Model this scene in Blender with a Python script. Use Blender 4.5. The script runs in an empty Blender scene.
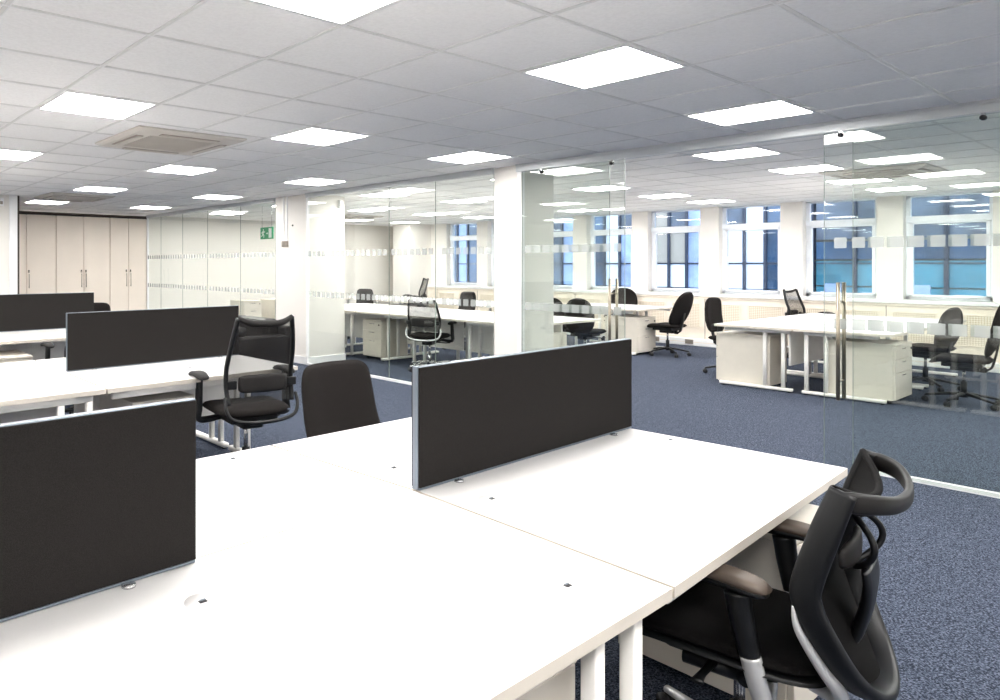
import bpy, bmesh, math, random
from mathutils import Vector, Matrix
random.seed(7)
S = bpy.context.scene
COL = S.collection
PI = math.pi
R = math.radians

# ------------------------------------------------------------------ camera, world, exposure
EYE = 1.44
YAW = 0.93341
cam_data = bpy.data.cameras.new('camera')
cam = bpy.data.objects.new('camera', cam_data)
COL.objects.link(cam)
cam.location = (0, 0, EYE)
cam.rotation_euler = (PI / 2, 0, YAW - PI / 2)
cam_data.sensor_width = 36.0
cam_data.lens = 36.0 * 0.6977
cam_data.shift_x = 0.197
cam_data.shift_y = -0.0853
cam_data.clip_start = 0.05
cam_data.clip_end = 200
S.camera = cam

W = bpy.data.worlds.new('overcast_sky')
S.world = W
W.use_nodes = True
bg = W.node_tree.nodes['Background']
bg.inputs[0].default_value = (0.80, 0.89, 1.0, 1)
bg.inputs[1].default_value = 1.7
S.view_settings.view_transform = 'Standard'
S.view_settings.look = 'None'
S.view_settings.exposure = 1.38
S.view_settings.gamma = 1.0
S.view_settings.use_curve_mapping = False
PANEL_POWER = 15.0
S.cycles.max_bounces = 10
S.cycles.diffuse_bounces = 6
S.cycles.glossy_bounces = 4
S.cycles.transparent_max_bounces = 24
S.cycles.sample_clamp_indirect = 6.0
S.cycles.caustics_reflective = False
S.cycles.caustics_refractive = False


# ------------------------------------------------------------------ materials
def srgb(r, g, b):
    f = lambda c: (c / 255) / 12.92 if c / 255 <= 0.04045 else ((c / 255 + 0.055) / 1.055) ** 2.4
    return (f(r), f(g), f(b), 1)


def mat(name, col, rough=0.5, metal=0.0, spec=0.5, noise=None, bump=None, sheen=0.0):
    """noise = (scale, amount) varies the colour; bump = (scale, strength)"""
    m = bpy.data.materials.new(name)
    m.use_nodes = True
    nt = m.node_tree
    b = nt.nodes['Principled BSDF']
    b.inputs['Base Color'].default_value = col
    b.inputs['Roughness'].default_value = rough
    b.inputs['Metallic'].default_value = metal
    b.inputs['Specular IOR Level'].default_value = spec
    if sheen:
        b.inputs['Sheen Weight'].default_value = sheen
    tc = nt.nodes.new('ShaderNodeTexCoord')
    sc, am = noise or (6.0, 0.03)
    n = nt.nodes.new('ShaderNodeTexNoise')
    n.inputs['Scale'].default_value = sc
    n.inputs['Detail'].default_value = 4
    nt.links.new(tc.outputs['Object'], n.inputs['Vector'])
    cr = nt.nodes.new('ShaderNodeValToRGB')
    cr.color_ramp.elements[0].position = 0.35
    cr.color_ramp.elements[1].position = 0.65
    cr.color_ramp.elements[0].color = tuple(c * (1 - am) for c in col[:3]) + (1,)
    cr.color_ramp.elements[1].color = tuple(min(1, c * (1 + am)) for c in col[:3]) + (1,)
    nt.links.new(n.outputs['Fac'], cr.inputs[0])
    nt.links.new(cr.outputs[0], b.inputs['Base Color'])
    if bump:
        n2 = nt.nodes.new('ShaderNodeTexNoise')
        n2.inputs['Scale'].default_value = bump[0]
        nt.links.new(tc.outputs['Object'], n2.inputs['Vector'])
        bp = nt.nodes.new('ShaderNodeBump')
        bp.inputs['Strength'].default_value = bump[1]
        bp.inputs['Distance'].default_value = 0.003
        nt.links.new(n2.outputs['Fac'], bp.inputs['Height'])
        nt.links.new(bp.outputs[0], b.inputs['Normal'])
    return m


def glass_mat(name, tint, ior=1.55, extra=0.0):
    """thin pane: clear transmission plus a Fresnel mirror on the outer face"""
    m = bpy.data.materials.new(name)
    m.use_nodes = True
    nt = m.node_tree
    for n in list(nt.nodes):
        nt.nodes.remove(n)
    out = nt.nodes.new('ShaderNodeOutputMaterial')
    mix = nt.nodes.new('ShaderNodeMixShader')
    tr = nt.nodes.new('ShaderNodeBsdfTransparent')
    tr.inputs[0].default_value = tint
    gl = nt.nodes.new('ShaderNodeBsdfGlossy')
    gl.inputs['Roughness'].default_value = 0.0
    fr = nt.nodes.new('ShaderNodeFresnel')
    fr.inputs[0].default_value = ior
    geo = nt.nodes.new('ShaderNodeNewGeometry')
    inv = nt.nodes.new('ShaderNodeMath'); inv.operation = 'SUBTRACT'
    inv.inputs[0].default_value = 1.0
    nt.links.new(geo.outputs['Backfacing'], inv.inputs[1])
    ad = nt.nodes.new('ShaderNodeMath'); ad.operation = 'ADD'
    ad.inputs[1].default_value = extra
    nt.links.new(fr.outputs[0], ad.inputs[0])
    mu = nt.nodes.new('ShaderNodeMath'); mu.operation = 'MULTIPLY'
    nt.links.new(ad.outputs[0], mu.inputs[0])
    nt.links.new(inv.outputs[0], mu.inputs[1])
    nt.links.new(mu.outputs[0], mix.inputs[0])
    nt.links.new(tr.outputs[0], mix.inputs[1])
    nt.links.new(gl.outputs[0], mix.inputs[2])
    nt.links.new(mix.outputs[0], out.inputs[0])
    return m


def veil_mat(name, col, clear, scale=None):
    """woven mesh or frosted film: part of the light passes straight through"""
    m = mat(name, col, 0.6)
    nt = m.node_tree
    b = nt.nodes['Principled BSDF']
    out = nt.nodes['Material Output']
    tr = nt.nodes.new('ShaderNodeBsdfTransparent')
    mix = nt.nodes.new('ShaderNodeMixShader')
    mix.inputs[0].default_value = clear
    nt.links.new(b.outputs[0], mix.inputs[1])
    nt.links.new(tr.outputs[0], mix.inputs[2])
    nt.links.new(mix.outputs[0], out.inputs[0])
    if scale:
        tc = nt.nodes.new('ShaderNodeTexCoord')
        wv = nt.nodes.new('ShaderNodeTexWave')
        wv.bands_direction = 'X'
        wv.inputs['Scale'].default_value = scale
        nt.links.new(tc.outputs['Object'], wv.inputs['Vector'])
        mr = nt.nodes.new('ShaderNodeMapRange')
        mr.inputs['To Min'].default_value = max(0, clear - 0.25)
        mr.inputs['To Max'].default_value = min(1, clear + 0.25)
        nt.links.new(wv.outputs['Fac'], mr.inputs['Value'])
        nt.links.new(mr.outputs[0], mix.inputs[0])
    return m


def emit_mat(name, col, power):
    m = bpy.data.materials.new(name)
    m.use_nodes = True
    nt = m.node_tree
    for n in list(nt.nodes):
        nt.nodes.remove(n)
    out = nt.nodes.new('ShaderNodeOutputMaterial')
    e = nt.nodes.new('ShaderNodeEmission')
    e.inputs[0].default_value = col
    e.inputs[1].default_value = power
    nt.links.new(e.outputs[0], out.inputs[0])
    return m


def carpet_mat():
    m = mat('navy_loop_carpet', srgb(72, 88, 116), 0.95, spec=0.1, bump=(400, 0.8))
    nt = m.node_tree
    b = nt.nodes['Principled BSDF']
    tc = nt.nodes.new('ShaderNodeTexCoord')
    v = nt.nodes.new('ShaderNodeTexVoronoi'); v.inputs['Scale'].default_value = 190
    n = nt.nodes.new('ShaderNodeTexNoise'); n.inputs['Scale'].default_value = 125; n.inputs['Detail'].default_value = 6
    n.inputs['Roughness'].default_value = 0.8
    nt.links.new(tc.outputs['Object'], v.inputs['Vector'])
    nt.links.new(tc.outputs['Object'], n.inputs['Vector'])
    cr = nt.nodes.new('ShaderNodeValToRGB')
    e = cr.color_ramp.elements
    e[0].position = 0.36; e[0].color = srgb(22, 27, 38)
    e[1].position = 0.62; e[1].color = srgb(104, 111, 128)
    k = e.new(0.49); k.color = srgb(49, 57, 72)
    mx = nt.nodes.new('ShaderNodeMath'); mx.operation = 'MULTIPLY_ADD'
    mx.inputs[1].default_value = 0.22; 
    sp = nt.nodes.new('ShaderNodeSeparateColor')
    nt.links.new(v.outputs['Color'], sp.inputs[0])
    nt.links.new(sp.outputs[0], mx.inputs[0])
    sb = nt.nodes.new('ShaderNodeMath'); sb.operation = 'SUBTRACT'; sb.inputs[1].default_value = 0.11
    nt.links.new(n.outputs['Fac'], sb.inputs[0])
    nt.links.new(sb.outputs[0], mx.inputs[2])
    nt.links.new(mx.outputs[0], cr.inputs[0])
    nt.links.new(cr.outputs[0], b.inputs['Base Color'])
    return m


def grille_mat():
    m = mat('perforated_grille', srgb(232, 222, 205), 0.6)
    nt = m.node_tree
    b = nt.nodes['Principled BSDF']
    tc = nt.nodes.new('ShaderNodeTexCoord')
    mp = nt.nodes.new('ShaderNodeMapping')
    mp.inputs['Rotation'].default_value = (R(45), 0, 0)
    ck = nt.nodes.new('ShaderNodeTexChecker')
    ck.inputs['Scale'].default_value = 50
    ck.inputs['Color1'].default_value = srgb(236, 226, 210)
    ck.inputs['Color2'].default_value = srgb(204, 190, 168)
    nt.links.new(tc.outputs['Object'], mp.inputs[0])
    nt.links.new(mp.outputs[0], ck.inputs['Vector'])
    nt.links.new(ck.outputs[0], b.inputs['Base Color'])
    return m


M = dict(
    carpet=carpet_mat(),
    tile=mat('mineral_ceiling_tile', srgb(250, 249, 248), 0.9, spec=0.2, noise=(60, 0.03), bump=(300, 0.3)),
    tbar=mat('white_ceiling_grid', srgb(226, 225, 223), 0.5),
    wall=mat('white_wall_paint', srgb(229, 225, 219), 0.6, noise=(3, 0.01)),
    white=mat('white_gloss_paint', srgb(240, 240, 240), 0.35),
    top=mat('white_desk_laminate', srgb(215, 213, 211), 0.38, noise=(20, 0.01)),
    edge=mat('white_desk_edge_band', srgb(212, 204, 192), 0.45),
    steel=mat('white_powder_coated_steel', srgb(240, 237, 232), 0.4),
    cabinet=mat('cream_white_pedestal', srgb(219, 212, 200), 0.45),
    door_c=mat('warm_white_cabinet_door', srgb(234, 222, 209), 0.5, noise=(2, 0.02)),
    seam=mat('dark_shadow_gap', srgb(70, 62, 56), 0.8),
    charcoal=mat('charcoal_screen_fabric', srgb(37, 35, 34), 0.95, spec=0.1, noise=(500, 0.25), bump=(700, 0.4)),
    alu=mat('brushed_aluminium_trim', srgb(124, 133, 143), 0.35, 0.7),
    fabric=mat('black_chair_fabric', srgb(33, 30, 29), 0.95, spec=0.15, noise=(600, 0.2), bump=(600, 0.3)),
    plastic=mat('black_plastic', srgb(13, 14, 16), 0.42, spec=0.4, noise=(40, 0.08)),
    softplastic=mat('soft_black_arm_pad', srgb(28, 25, 24), 0.62, spec=0.35),
    meshweave=mat('black_woven_mesh', srgb(13, 12, 12), 0.85, spec=0.1, bump=(400, .5)),
    meshopen=veil_mat('open_black_mesh', srgb(22, 20, 19), 0.36, 60),
    chrome=mat('polished_steel', srgb(200, 200, 202), 0.22, 0.9),
    silver=mat('silver_painted_plastic', srgb(205, 205, 205), 0.3, 0.3),
    brass=mat('satin_steel_handle', srgb(150, 141, 126), 0.3, 0.9),
    leather=mat('black_leather', srgb(30, 26, 24), 0.4, spec=0.5, bump=(90, 0.3)),
    glass=glass_mat('partition_glass', (0.955, 0.975, 0.96, 1), 1.55, 0.03),
    wglass=glass_mat('window_glass', (0.92, 0.95, 0.98, 1), 1.5, 0.02),
    glassedge=mat('polished_glass_edge', srgb(130, 140, 132), 0.3),
    frost=veil_mat('frosted_film', srgb(192, 196, 193), 0.58),
    cassette=mat('aged_ivory_plastic', srgb(208, 202, 194), 0.5),
    cassette_dark=mat('grey_intake_grille', srgb(158, 149, 139), 0.7),
    green=mat('green_sign_panel', srgb(30, 150, 100), 0.4),
    signwhite=mat('white_sign_print', srgb(245, 248, 245), 0.5),
    upvc=mat('white_window_frame', srgb(238, 242, 248), 0.35),
    cream=mat('cream_radiator_casing', srgb(236, 225, 210), 0.55),
    grille=grille_mat(),
    rail=mat('aluminium_track', srgb(205, 208, 210), 0.4, 0.2),
    dark=mat('black_rubber', srgb(24, 24, 26), 0.6),
    switch=mat('satin_switch_plate', srgb(150, 142, 132), 0.4, 0.5),
    frame_lamp=mat('white_lamp_rim', srgb(240, 240, 240), 0.5),
    lamp=emit_mat('lit_led_diffuser', (1.0, 0.978, 0.95, 1), PANEL_POWER),
    navy=mat('navy_mullion', srgb(34, 44, 62), 0.4),
    skypanel=mat('pale_blue_cladding', srgb(138, 158, 196), 0.4, noise=(1.5, 0.25)),
    whitepanel=mat('white_blind_panel', srgb(206, 214, 228), 0.6, noise=(1.5, 0.06)),
    tealglass=mat('teal_tinted_window', srgb(52, 118, 140), 0.15, spec=0.9, noise=(1.1, 0.4)),
    blueglass=mat('blue_tinted_window', srgb(38, 72, 104), 0.15, spec=0.9, noise=(1.3, 0.4)),
    greyglass=mat('grey_blue_spandrel', srgb(80, 92, 108), 0.3, noise=(2.0, 0.35)),
    beigewall=mat('beige_stone_cladding', srgb(150, 146, 138), 0.7),
)


# ------------------------------------------------------------------ mesh helpers
class MB:
    """collects shapes and links them as ONE mesh object"""
    def __init__(self):
        self.v = []; self.f = []; self.m = []; self.mats = []; self.sm = []

    def _mi(self, m):
        if m not in self.mats:
            self.mats.append(m)
        return self.mats.index(m)

    def add(self, vs, fs, m, smooth=False):
        o = len(self.v); k = self._mi(m)
        self.v += [tuple(p) for p in vs]
        for f in fs:
            self.f.append([i + o for i in f]); self.m.append(k); self.sm.append(smooth)

    def box(self, x0, x1, y0, y1, z0, z1, m, bev=0.0, mtx=None):
        x0, x1 = min(x0, x1), max(x0, x1); y0, y1 = min(y0, y1), max(y0, y1); z0, z1 = min(z0, z1), max(z0, z1)
        vs = [(x, y, z) for x in (x0, x1) for y in (y0, y1) for z in (z0, z1)]
        fs = [(0, 1, 3, 2), (4, 6, 7, 5), (0, 4, 5, 1), (2, 3, 7, 6), (0, 2, 6, 4), (1, 5, 7, 3)]
        if bev > 0:
            bm = bmesh.new()
            bv = [bm.verts.new(p) for p in vs]
            for f in fs:
                bm.faces.new([bv[i] for i in f])
            bmesh.ops.bevel(bm, geom=bm.edges[:], offset=bev, segments=2, affect='EDGES', profile=0.5)
            bm.verts.index_update()
            vs = [v.co[:] for v in bm.verts]
            fs = [[v.index for v in f.verts] for f in bm.faces]
            bm.free()
        if mtx is not None:
            vs = [(mtx @ Vector(p))[:] for p in vs]
        self.add(vs, fs, m)
        return self

    def quadslab(self, pts, z0, z1, m, medge=None):
        """prism over a ground-plan polygon, counter-clockwise points"""
        n = len(pts)
        vs = [(p[0], p[1], z0) for p in pts] + [(p[0], p[1], z1) for p in pts]
        self.add(vs, [list(range(n))[::-1], list(range(n, 2 * n))], m)
        self.add(vs, [(i, (i + 1) % n, n + (i + 1) % n, n + i) for i in range(n)], medge or m)
        return self

    def tube(self, pts, rad, m, seg=12, closed=False, flat=None, ref=(0, 0, 1), res=6, cap=True):
        """sweep an ellipse along a smooth path; rad = number or list of (a, b): a across ref, b along ref"""
        P = [Vector(p) for p in pts]; n = len(P)
        if not isinstance(rad, (list, tuple)):
            rad = [(rad, rad)] * n
        rad = [(r, r) if not isinstance(r, (list, tuple)) else r for r in (rad if len(rad) == n else [rad[0]] * n)]
        if n > 2 and res > 1:
            Q = []; RR = []
            cnt = n if closed else n - 1
            for i in range(cnt):
                if closed:
                    a, b, c, d = P[(i - 1) % n], P[i], P[(i + 1) % n], P[(i + 2) % n]
                else:
                    a, b, c, d = P[max(i - 1, 0)], P[i], P[i + 1], P[min(i + 2, n - 1)]
                r0, r1 = rad[i], rad[(i + 1) % n]
                for k in range(res):
                    t = k / res
                    Q.append(0.5 * ((2 * b) + (c - a) * t + (2 * a - 5 * b + 4 * c - d) * t * t + (3 * b - a - 3 * c + d) * t ** 3))
                    RR.append((r0[0] + (r1[0] - r0[0]) * t, r0[1] + (r1[1] - r0[1]) * t))
            if not closed:
                Q.append(P[-1]); RR.append(rad[-1])
        else:
            Q, RR = P, rad
        N = len(Q); vs = []
        ref = Vector(ref)
        for i in range(N):
            if closed:
                t = (Q[(i + 1) % N] - Q[i - 1]).normalized()
            else:
                t = (Q[min(i + 1, N - 1)] - Q[max(i - 1, 0)]).normalized()
            rf = ref if abs(t.dot(ref)) < 0.97 else (Vector((1, 0, 0)) if abs(t.x) < 0.9 else Vector((0, 1, 0)))
            s = t.cross(rf).normalized(); u = s.cross(t).normalized()
            a, b = RR[i]
            for k in range(seg):
                th = 2 * PI * k / seg
                cx, sx = math.cos(th), math.sin(th)
                if flat:
                    e = 2.0 / flat
                    cx = math.copysign(abs(cx) ** e, cx); sx = math.copysign(abs(sx) ** e, sx)
                vs.append(Q[i] + s * (a * cx) + u * (b * sx))
        fs = []
        for i in range(N if closed else N - 1):
            j = (i + 1) % N
            for k in range(seg):
                l = (k + 1) % seg
                fs.append((i * seg + k, i * seg + l, j * seg + l, j * seg + k))
        if not closed and cap:
            fs.append(tuple(range(seg))[::-1]); fs.append(tuple((N - 1) * seg + k for k in range(seg)))
        self.add(vs, fs, m, True)
        return self

    def pillow(self, hw, hh, th, m, f, n=4.0, rings=7, seg=40, edge=5.0):
        """cushion with superellipse outline; f maps (a, b, c) to 3D"""
        vs = []; fs = []
        for side in (1, -1):
            o = len(vs)
            vs.append(f(0, 0, side * th))
            for r_ in range(1, rings + 1):
                r = (r_ / rings) ** 0.6
                h = th * max(0.0, 1 - r ** edge) ** 0.5
                for k in range(seg):
                    t = 2 * PI * k / seg
                    c, s_ = math.cos(t), math.sin(t)
                    a = hw * r * math.copysign(abs(c) ** (2 / n), c)
                    b = hh * r * math.copysign(abs(s_) ** (2 / n), s_)
                    vs.append(f(a, b, side * h))
            for k in range(seg):
                l = (k + 1) % seg
                fs.append((o, o + 1 + k, o + 1 + l) if side > 0 else (o, o + 1 + l, o + 1 + k))
                for r_ in range(rings - 1):
                    q = (o + 1 + r_ * seg + k, o + 1 + (r_ + 1) * seg + k, o + 1 + (r_ + 1) * seg + l, o + 1 + r_ * seg + l)
                    fs.append(q if side > 0 else q[::-1])
        self.add(vs, fs, m, True)
        return self

    def cyl(self, c, r, z0, z1, m, seg=20, r2=None):
        return self.tube([(c[0], c[1], z0), (c[0], c[1], z1)], [(r, r), (r2 or r, r2 or r)], m, seg=seg, ref=(0, 1, 0))

    def build(self, name, parent=None, kind=None):
        me = bpy.data.meshes.new(name)
        me.from_pydata(self.v, [], self.f)
        for mm in self.mats:
            me.materials.append(M[mm])
        for i, p in enumerate(me.polygons):
            p.material_index = self.m[i]; p.use_smooth = self.sm[i]
        bm = bmesh.new(); bm.from_mesh(me)
        bmesh.ops.remove_doubles(bm, verts=bm.verts, dist=1e-6)
        bmesh.ops.recalc_face_normals(bm, faces=bm.faces)
        bm.to_mesh(me); bm.free()
        o = bpy.data.objects.new(name, me)
        COL.objects.link(o)
        if parent is not None:
            o.parent = parent
        if kind:
            o['kind'] = kind
        return o


def tag(o, label, cat, group=None):
    o['label'] = label; o['category'] = cat
    if group:
        o['group'] = group
    return o


def thing(name, label, cat, loc=(0, 0, 0), rot=0.0, group=None):
    o = bpy.data.objects.new(name, None)
    o.empty_display_size = 0.1
    COL.objects.link(o)
    o.location = loc; o.rotation_euler = (0, 0, rot)
    return tag(o, label, cat, group)


def struct(name):
    o = bpy.data.objects.new(name, None); o.empty_display_size = 0.1
    COL.objects.link(o); o['kind'] = 'structure'
    return o


def dup(root, loc, rot, label, group=None):
    r = root.copy(); COL.objects.link(r); r.location = loc; r.rotation_euler = (0, 0, rot)
    r['label'] = label
    if group:
        r['group'] = group
    for ch in list(root.children):
        c = ch.copy(); COL.objects.link(c); c.parent = r
        for g in list(ch.children):
            d = g.copy(); COL.objects.link(d); d.parent = c
    return r


# ------------------------------------------------------------------ room shell
CZ = 2.46
PX = 6.02            # glass partition plane
WX = 13.2            # inner face of the window wall
BY = 13.54           # far wall
XA, YA = -4.0, -4.0  # walls behind the photographer

MB().box(XA, WX + .3, YA, BY + .3, -0.1, 0, 'carpet').build('floor', kind='structure')

c = MB()
c.box(XA, WX + .3, YA, BY + .3, CZ, CZ + .08, 'tile')
g0x, g0y = 1.2959, 2.882
i = -9
while g0x + .602 * i < PX - .05:
    x = g0x + .602 * i
    c.box(x - .009, x + .009, YA, BY, CZ - .004, CZ, 'tbar'); c.box(x + .009, x + .014, YA, BY, CZ - .005, CZ, 'white'); i += 1  # thin white strip paints a highlight along one side of each bar
j = -12
while g0y + .6 * j < BY:
    y = g0y + .6 * j
    if y > YA:
        c.box(XA, PX, y - .008, y + .008, CZ - .003, CZ, 'tbar'); c.box(XA, PX, y + .008, y + .013, CZ - .005, CZ, 'white')  # same painted highlight strip beside the cross bars
    j += 1
i = 0
while 6.72 + .57 * i < WX:
    x = 6.72 + .57 * i
    c.box(x - .009, x + .009, YA, BY, CZ - .004, CZ, 'tbar'); i += 1
j = -11
while 2.49 + .583 * j < BY:
    y = 2.49 + .583 * j
    if y > YA:
        c.box(PX + .05, WX, y - .008, y + .008, CZ - .003, CZ, 'tbar')
    j += 1
c.build('ceiling', kind='structure')

MB().box(XA - .2, XA, YA, BY, 0, CZ, 'wall').build('wall_rear', kind='structure')
MB().box(XA, WX + .3, YA - .2, YA, 0, CZ, 'wall').build('wall_near', kind='structure')
MB().box(2.6, WX + .3, BY + .56, BY + .76, 0, CZ, 'wall').box(PX + .02, WX, BY, BY + .1, 0, CZ, 'wall') \
    .box(PX + .02, WX, BY - .015, BY, 0, .1, 'white').build('wall_far', kind='structure')
w = MB()
w.box(XA, 2.62, 10.77, 10.95, 0, CZ, 'wall')
w.box(2.62, 2.735, 10.755, 10.95, 0, CZ, 'white', .004)
w.box(2.735, 2.77, 10.79, BY + .6, 0, CZ, 'seam')
w.box(2.5, 2.735, 10.95, BY + .6, 0, CZ, 'wall')
w.box(XA, 2.62, 10.755, 10.77, 0, .1, 'white')
w.build('wall_left', kind='structure')

# the window wall: piers, spandrel
wc = [2.52 + 1.262 * k for k in range(-4, 8)]
HWN = 0.475
w = MB()
w.box(WX, WX + .3, YA, BY, 0, .93, 'wall')
edges = [YA] + [q for y in wc for q in (y - HWN, y + HWN)] + [BY]
for a, b in zip(edges[::2], edges[1::2]):
    w.box(WX, WX + .3, a, b, .93, CZ, 'wall')
w.build('wall_right', kind='structure')
for n, y in enumerate(wc):
    root = struct('window_%d' % (n + 1))
    X0 = WX + .14
    f = MB()
    a, b = y - HWN, y + HWN
    for (ya, yb, za, zb, xo) in ((a, a + .055, .93, CZ, 0), (b - .055, b, .93, CZ, 0), (a, b, .93, .985, 0), (a, b, CZ - .03, CZ, 0), (a, b, 2.06, 2.15, -.02)):
        f.box(X0 + xo, X0 + .07, ya, yb, za, zb, 'upvc', .006)
    # opening sash of the lower light
    f.box(X0 - .015, X0 + .05, a + .04, a + .085, .97, 2.07, 'upvc', .005)
    f.box(X0 - .015, X0 + .05, b - .085, b - .04, .97, 2.07, 'upvc', .005)
    f.box(X0 - .015, X0 + .05, a + .04, b - .04, .965, 1.0, 'upvc', .005)
    f.box(X0 - .015, X0 + .05, a + .04, b - .04, 2.035, 2.07, 'upvc', .005)
    f.build('window_frame', root)
    MB().box(X0 + .03, X0 + .04, a + .05, b - .05, 2.14, CZ - .02, 'wglass').build('upper_pane', root)
    MB().box(X0 + .03, X0 + .04, a + .08, b - .08, .99, 2.05, 'wglass').build('lower_pane', root)
    h = MB(); h.box(X0 - .03, X0 - .015, b - .075, b - .05, 1.45, 1.57, 'upvc', .004)
    h.build('window_handle', root)

# sill board and radiator casing
MB().box(WX - .2, WX + .14, YA, 12.3, .875, .93, 'white', .008).build('trim_1', kind='structure')
rc = thing('radiator_casing', 'long cream boxed radiator casing with perforated grilles under the window sill', 'radiator cover', (WX - .15, 2, 0))
b_ = MB()
b_.box(-.02, .148, -5.9, 10.3, .12, .872, 'cream')
for k in range(-5, 9):
    yy = 2.52 + 1.262 * k + .63 - 2
    if -5.9 < yy < 10.3:
        b_.box(-.0235, -.02, yy - .004, yy + .004, .13, .87, 'seam')
b_.box(-.035, -.02, -5.9, 10.3, .84, .872, 'cream', .004)
b_.box(-.03, .14, -5.9, 10.3, .0, .12, 'white')
b_.build('casing_panel', rc)
for k in range(-2, 8):
    for s in (-.31, .31):
        yy = 2.52 + 1.262 * k + s - 2
        g = MB(); g.box(-.028, -.02, yy - .24, yy + .24, .33, .745, 'grille')
        for (ya, yb, za, zb) in ((yy - .255, yy - .235, .315, .76), (yy + .235, yy + .255, .315, .76), (yy - .25, yy + .25, .315, .335), (yy - .25, yy + .25, .74, .76)):
            g.box(-.034, -.02, ya, yb, za, zb, 'cream', .003)
        g.build('grille', rc)
# skirting trunking with outlets
t_ = thing('cable_trunking', 'low white cable trunking on the floor along the radiator casing', 'trunking', (WX - .2, 2, 0))
q = MB(); q.box(-.06, .015, -5.9, 10.3, 0.0, .13, 'white', .01)
q.box(-.065, -.02, -5.9, 10.3, .06, .07, 'cream')
q.build('duct', t_)
for yy in (2.4, 3.2, 3.9, 4.5):
    MB().box(-.072, -.06, yy - .07, yy + .07, .03, .11, 'switch', .004).build('socket_plate', t_)

# pillar in the far corner
MB().box(12.45, WX, 12.35, 12.95, 0, CZ, 'wall').box(12.43, WX, 12.33, 12.97, 0, .1, 'white').build('column', kind='structure')

# columns in the partition line
cl = MB(); cl.box(PX, 6.72, 8.03, 8.83, 0, CZ, 'wall')
cl.box(PX - .015, 6.735, 8.015, 8.845, 0, .11, 'white', .004)
cl.build('column', kind='structure')
cl = MB(); cl.box(PX, 6.62, 4.42, 4.73, 0, CZ, 'wall')
cl.box(PX - .012, 6.63, 4.41, 4.74, 0, .1, 'white', .004)
cl.build('column', kind='structure')

# ------------------------------------------------------------------ glass partition
def pane(root, y0, y1, x, squares=True, z0=.03, z1=CZ - .055, name='glass_pane'):
    p = MB(); p.box(x - .005, x + .005, y0 + .002, y1 - .002, z0, z1, 'glass')
    po = p.build(name, root)
    e = MB()
    e.box(x - .005, x + .005, y0, y0 + .0015, z0, z1, 'glassedge')
    e.box(x - .005, x + .005, y1 - .0015, y1, z0, z1, 'glassedge')
    e.build('polished_edge', po)
    if squares:
        s = MB(); y = y0 + .03
        while y + .072 < y1 - .01:
            for zz in (.985, 1.557):
                s.box(x - .0075, x - .0055, y, y + .072, zz, zz + .075, 'frost')
            y += .104
        s.build('frosted_squares', po)
    return po


wp = struct('wall_glass_left')
ys = [8.83, 9.86, 10.98, 11.95, 12.9, BY]
for a, b in zip(ys, ys[1:]):
    pane(wp, a, b, PX)
wp = struct('wall_glass_middle')
ys = [4.73, 5.56, 6.33, 8.03]
for a, b in zip(ys, ys[1:]):
    pane(wp, a, b, PX)
wp = struct('wall_glass_right')
pane(wp, 3.44, 4.38, PX)
pane(wp, .1, 1.64, PX); pane(wp, -1.5, .1, PX); pane(wp, YA, -1.5, PX)
# head track, floor track, jambs
tr = MB()
for a, b in ((8.83, BY), (4.73, 8.03)):
    tr.box(PX - .03, PX + .03, a, b, CZ - .06, CZ, 'rail')
    tr.box(PX - .045, PX - .03, a, b, CZ - .02, CZ, 'rail')
tr.box(PX - .05, PX + .05, YA, 4.42, CZ - .075, CZ, 'rail')
tr.box(PX - .06, PX - .05, YA, 4.42, CZ - .02, CZ, 'rail')
tr.build('trim_2', kind='structure')
tr = MB()
for a, b in ((8.83, BY), (4.73, 8.03), (3.44, 4.38), (YA, 1.64)):
    tr.box(PX - .02, PX + .02, a, b, 0, .028, 'white')
tr.build('trim_3', kind='structure')
tr = MB()
tr.box(PX - .03, PX + .03, 4.37, 4.42, 0, CZ, 'white')
tr.box(PX - .02, PX + .02, 8.0, 8.03, 0, CZ, 'white')
tr.box(PX - .02, PX + .02, BY - .03, BY, 0, CZ, 'white')
tr.build('trim_4', kind='structure')


def sliding_door(name, y0, y1, hy, rollers):
    root = struct(name)
    x = PX - .03
    pane(root, y0, y1, x, True, .012, CZ - .08, 'door_pane')
    for s in (-1, 1):
        h = MB()
        xx = x + s * .06
        h.tube([(xx, hy, .49), (xx, hy, 1.315)], .012, 'brass', seg=14, ref=(0, 1, 0))
        for zz in (.62, 1.18):
            h.tube([(xx, hy, zz), (x + s * .006, hy, zz)], .008, 'brass', seg=10)
        h.build('pull_handle', root)
    for ry in rollers:
        r = MB()
        r.tube([(x - .022, ry, CZ - .105), (x + .012, ry, CZ - .105)], .016, 'dark', seg=16)
        r.box(x - .008, x + .008, ry - .01, ry + .01, CZ - .12, CZ - .07, 'chrome')
        r.build('roller', root)


sliding_door('door_1', 3.28, 4.36, 3.39, (4.13, 3.40))
sliding_door('door_2', .70, 1.80, 1.70, (1.70, .97))

# ------------------------------------------------------------------ ceiling fittings
ORD = ['first', 'second', 'third', 'fourth', 'fifth', 'sixth', 'seventh']


def make_panel(size, x, y, label, group):
    t = thing('ceiling_light', label, 'light', (x, y, CZ - .004), 0, group)
    h = size / 2
    r = MB()
    for (a, b, c_, d) in ((-h, h, -h, -h + .014), (-h, h, h - .014, h), (-h, -h + .014, -h, h), (h - .014, h, -h, h)):
        r.box(a, b, c_, d, -.006, .003, 'frame_lamp')
    r.build('rim', t)
    d = MB(); d.box(-h + .013, h - .013, -h + .013, h - .013, -.003, .002, 'lamp'); d.build('diffuser', t)
    return t


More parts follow.
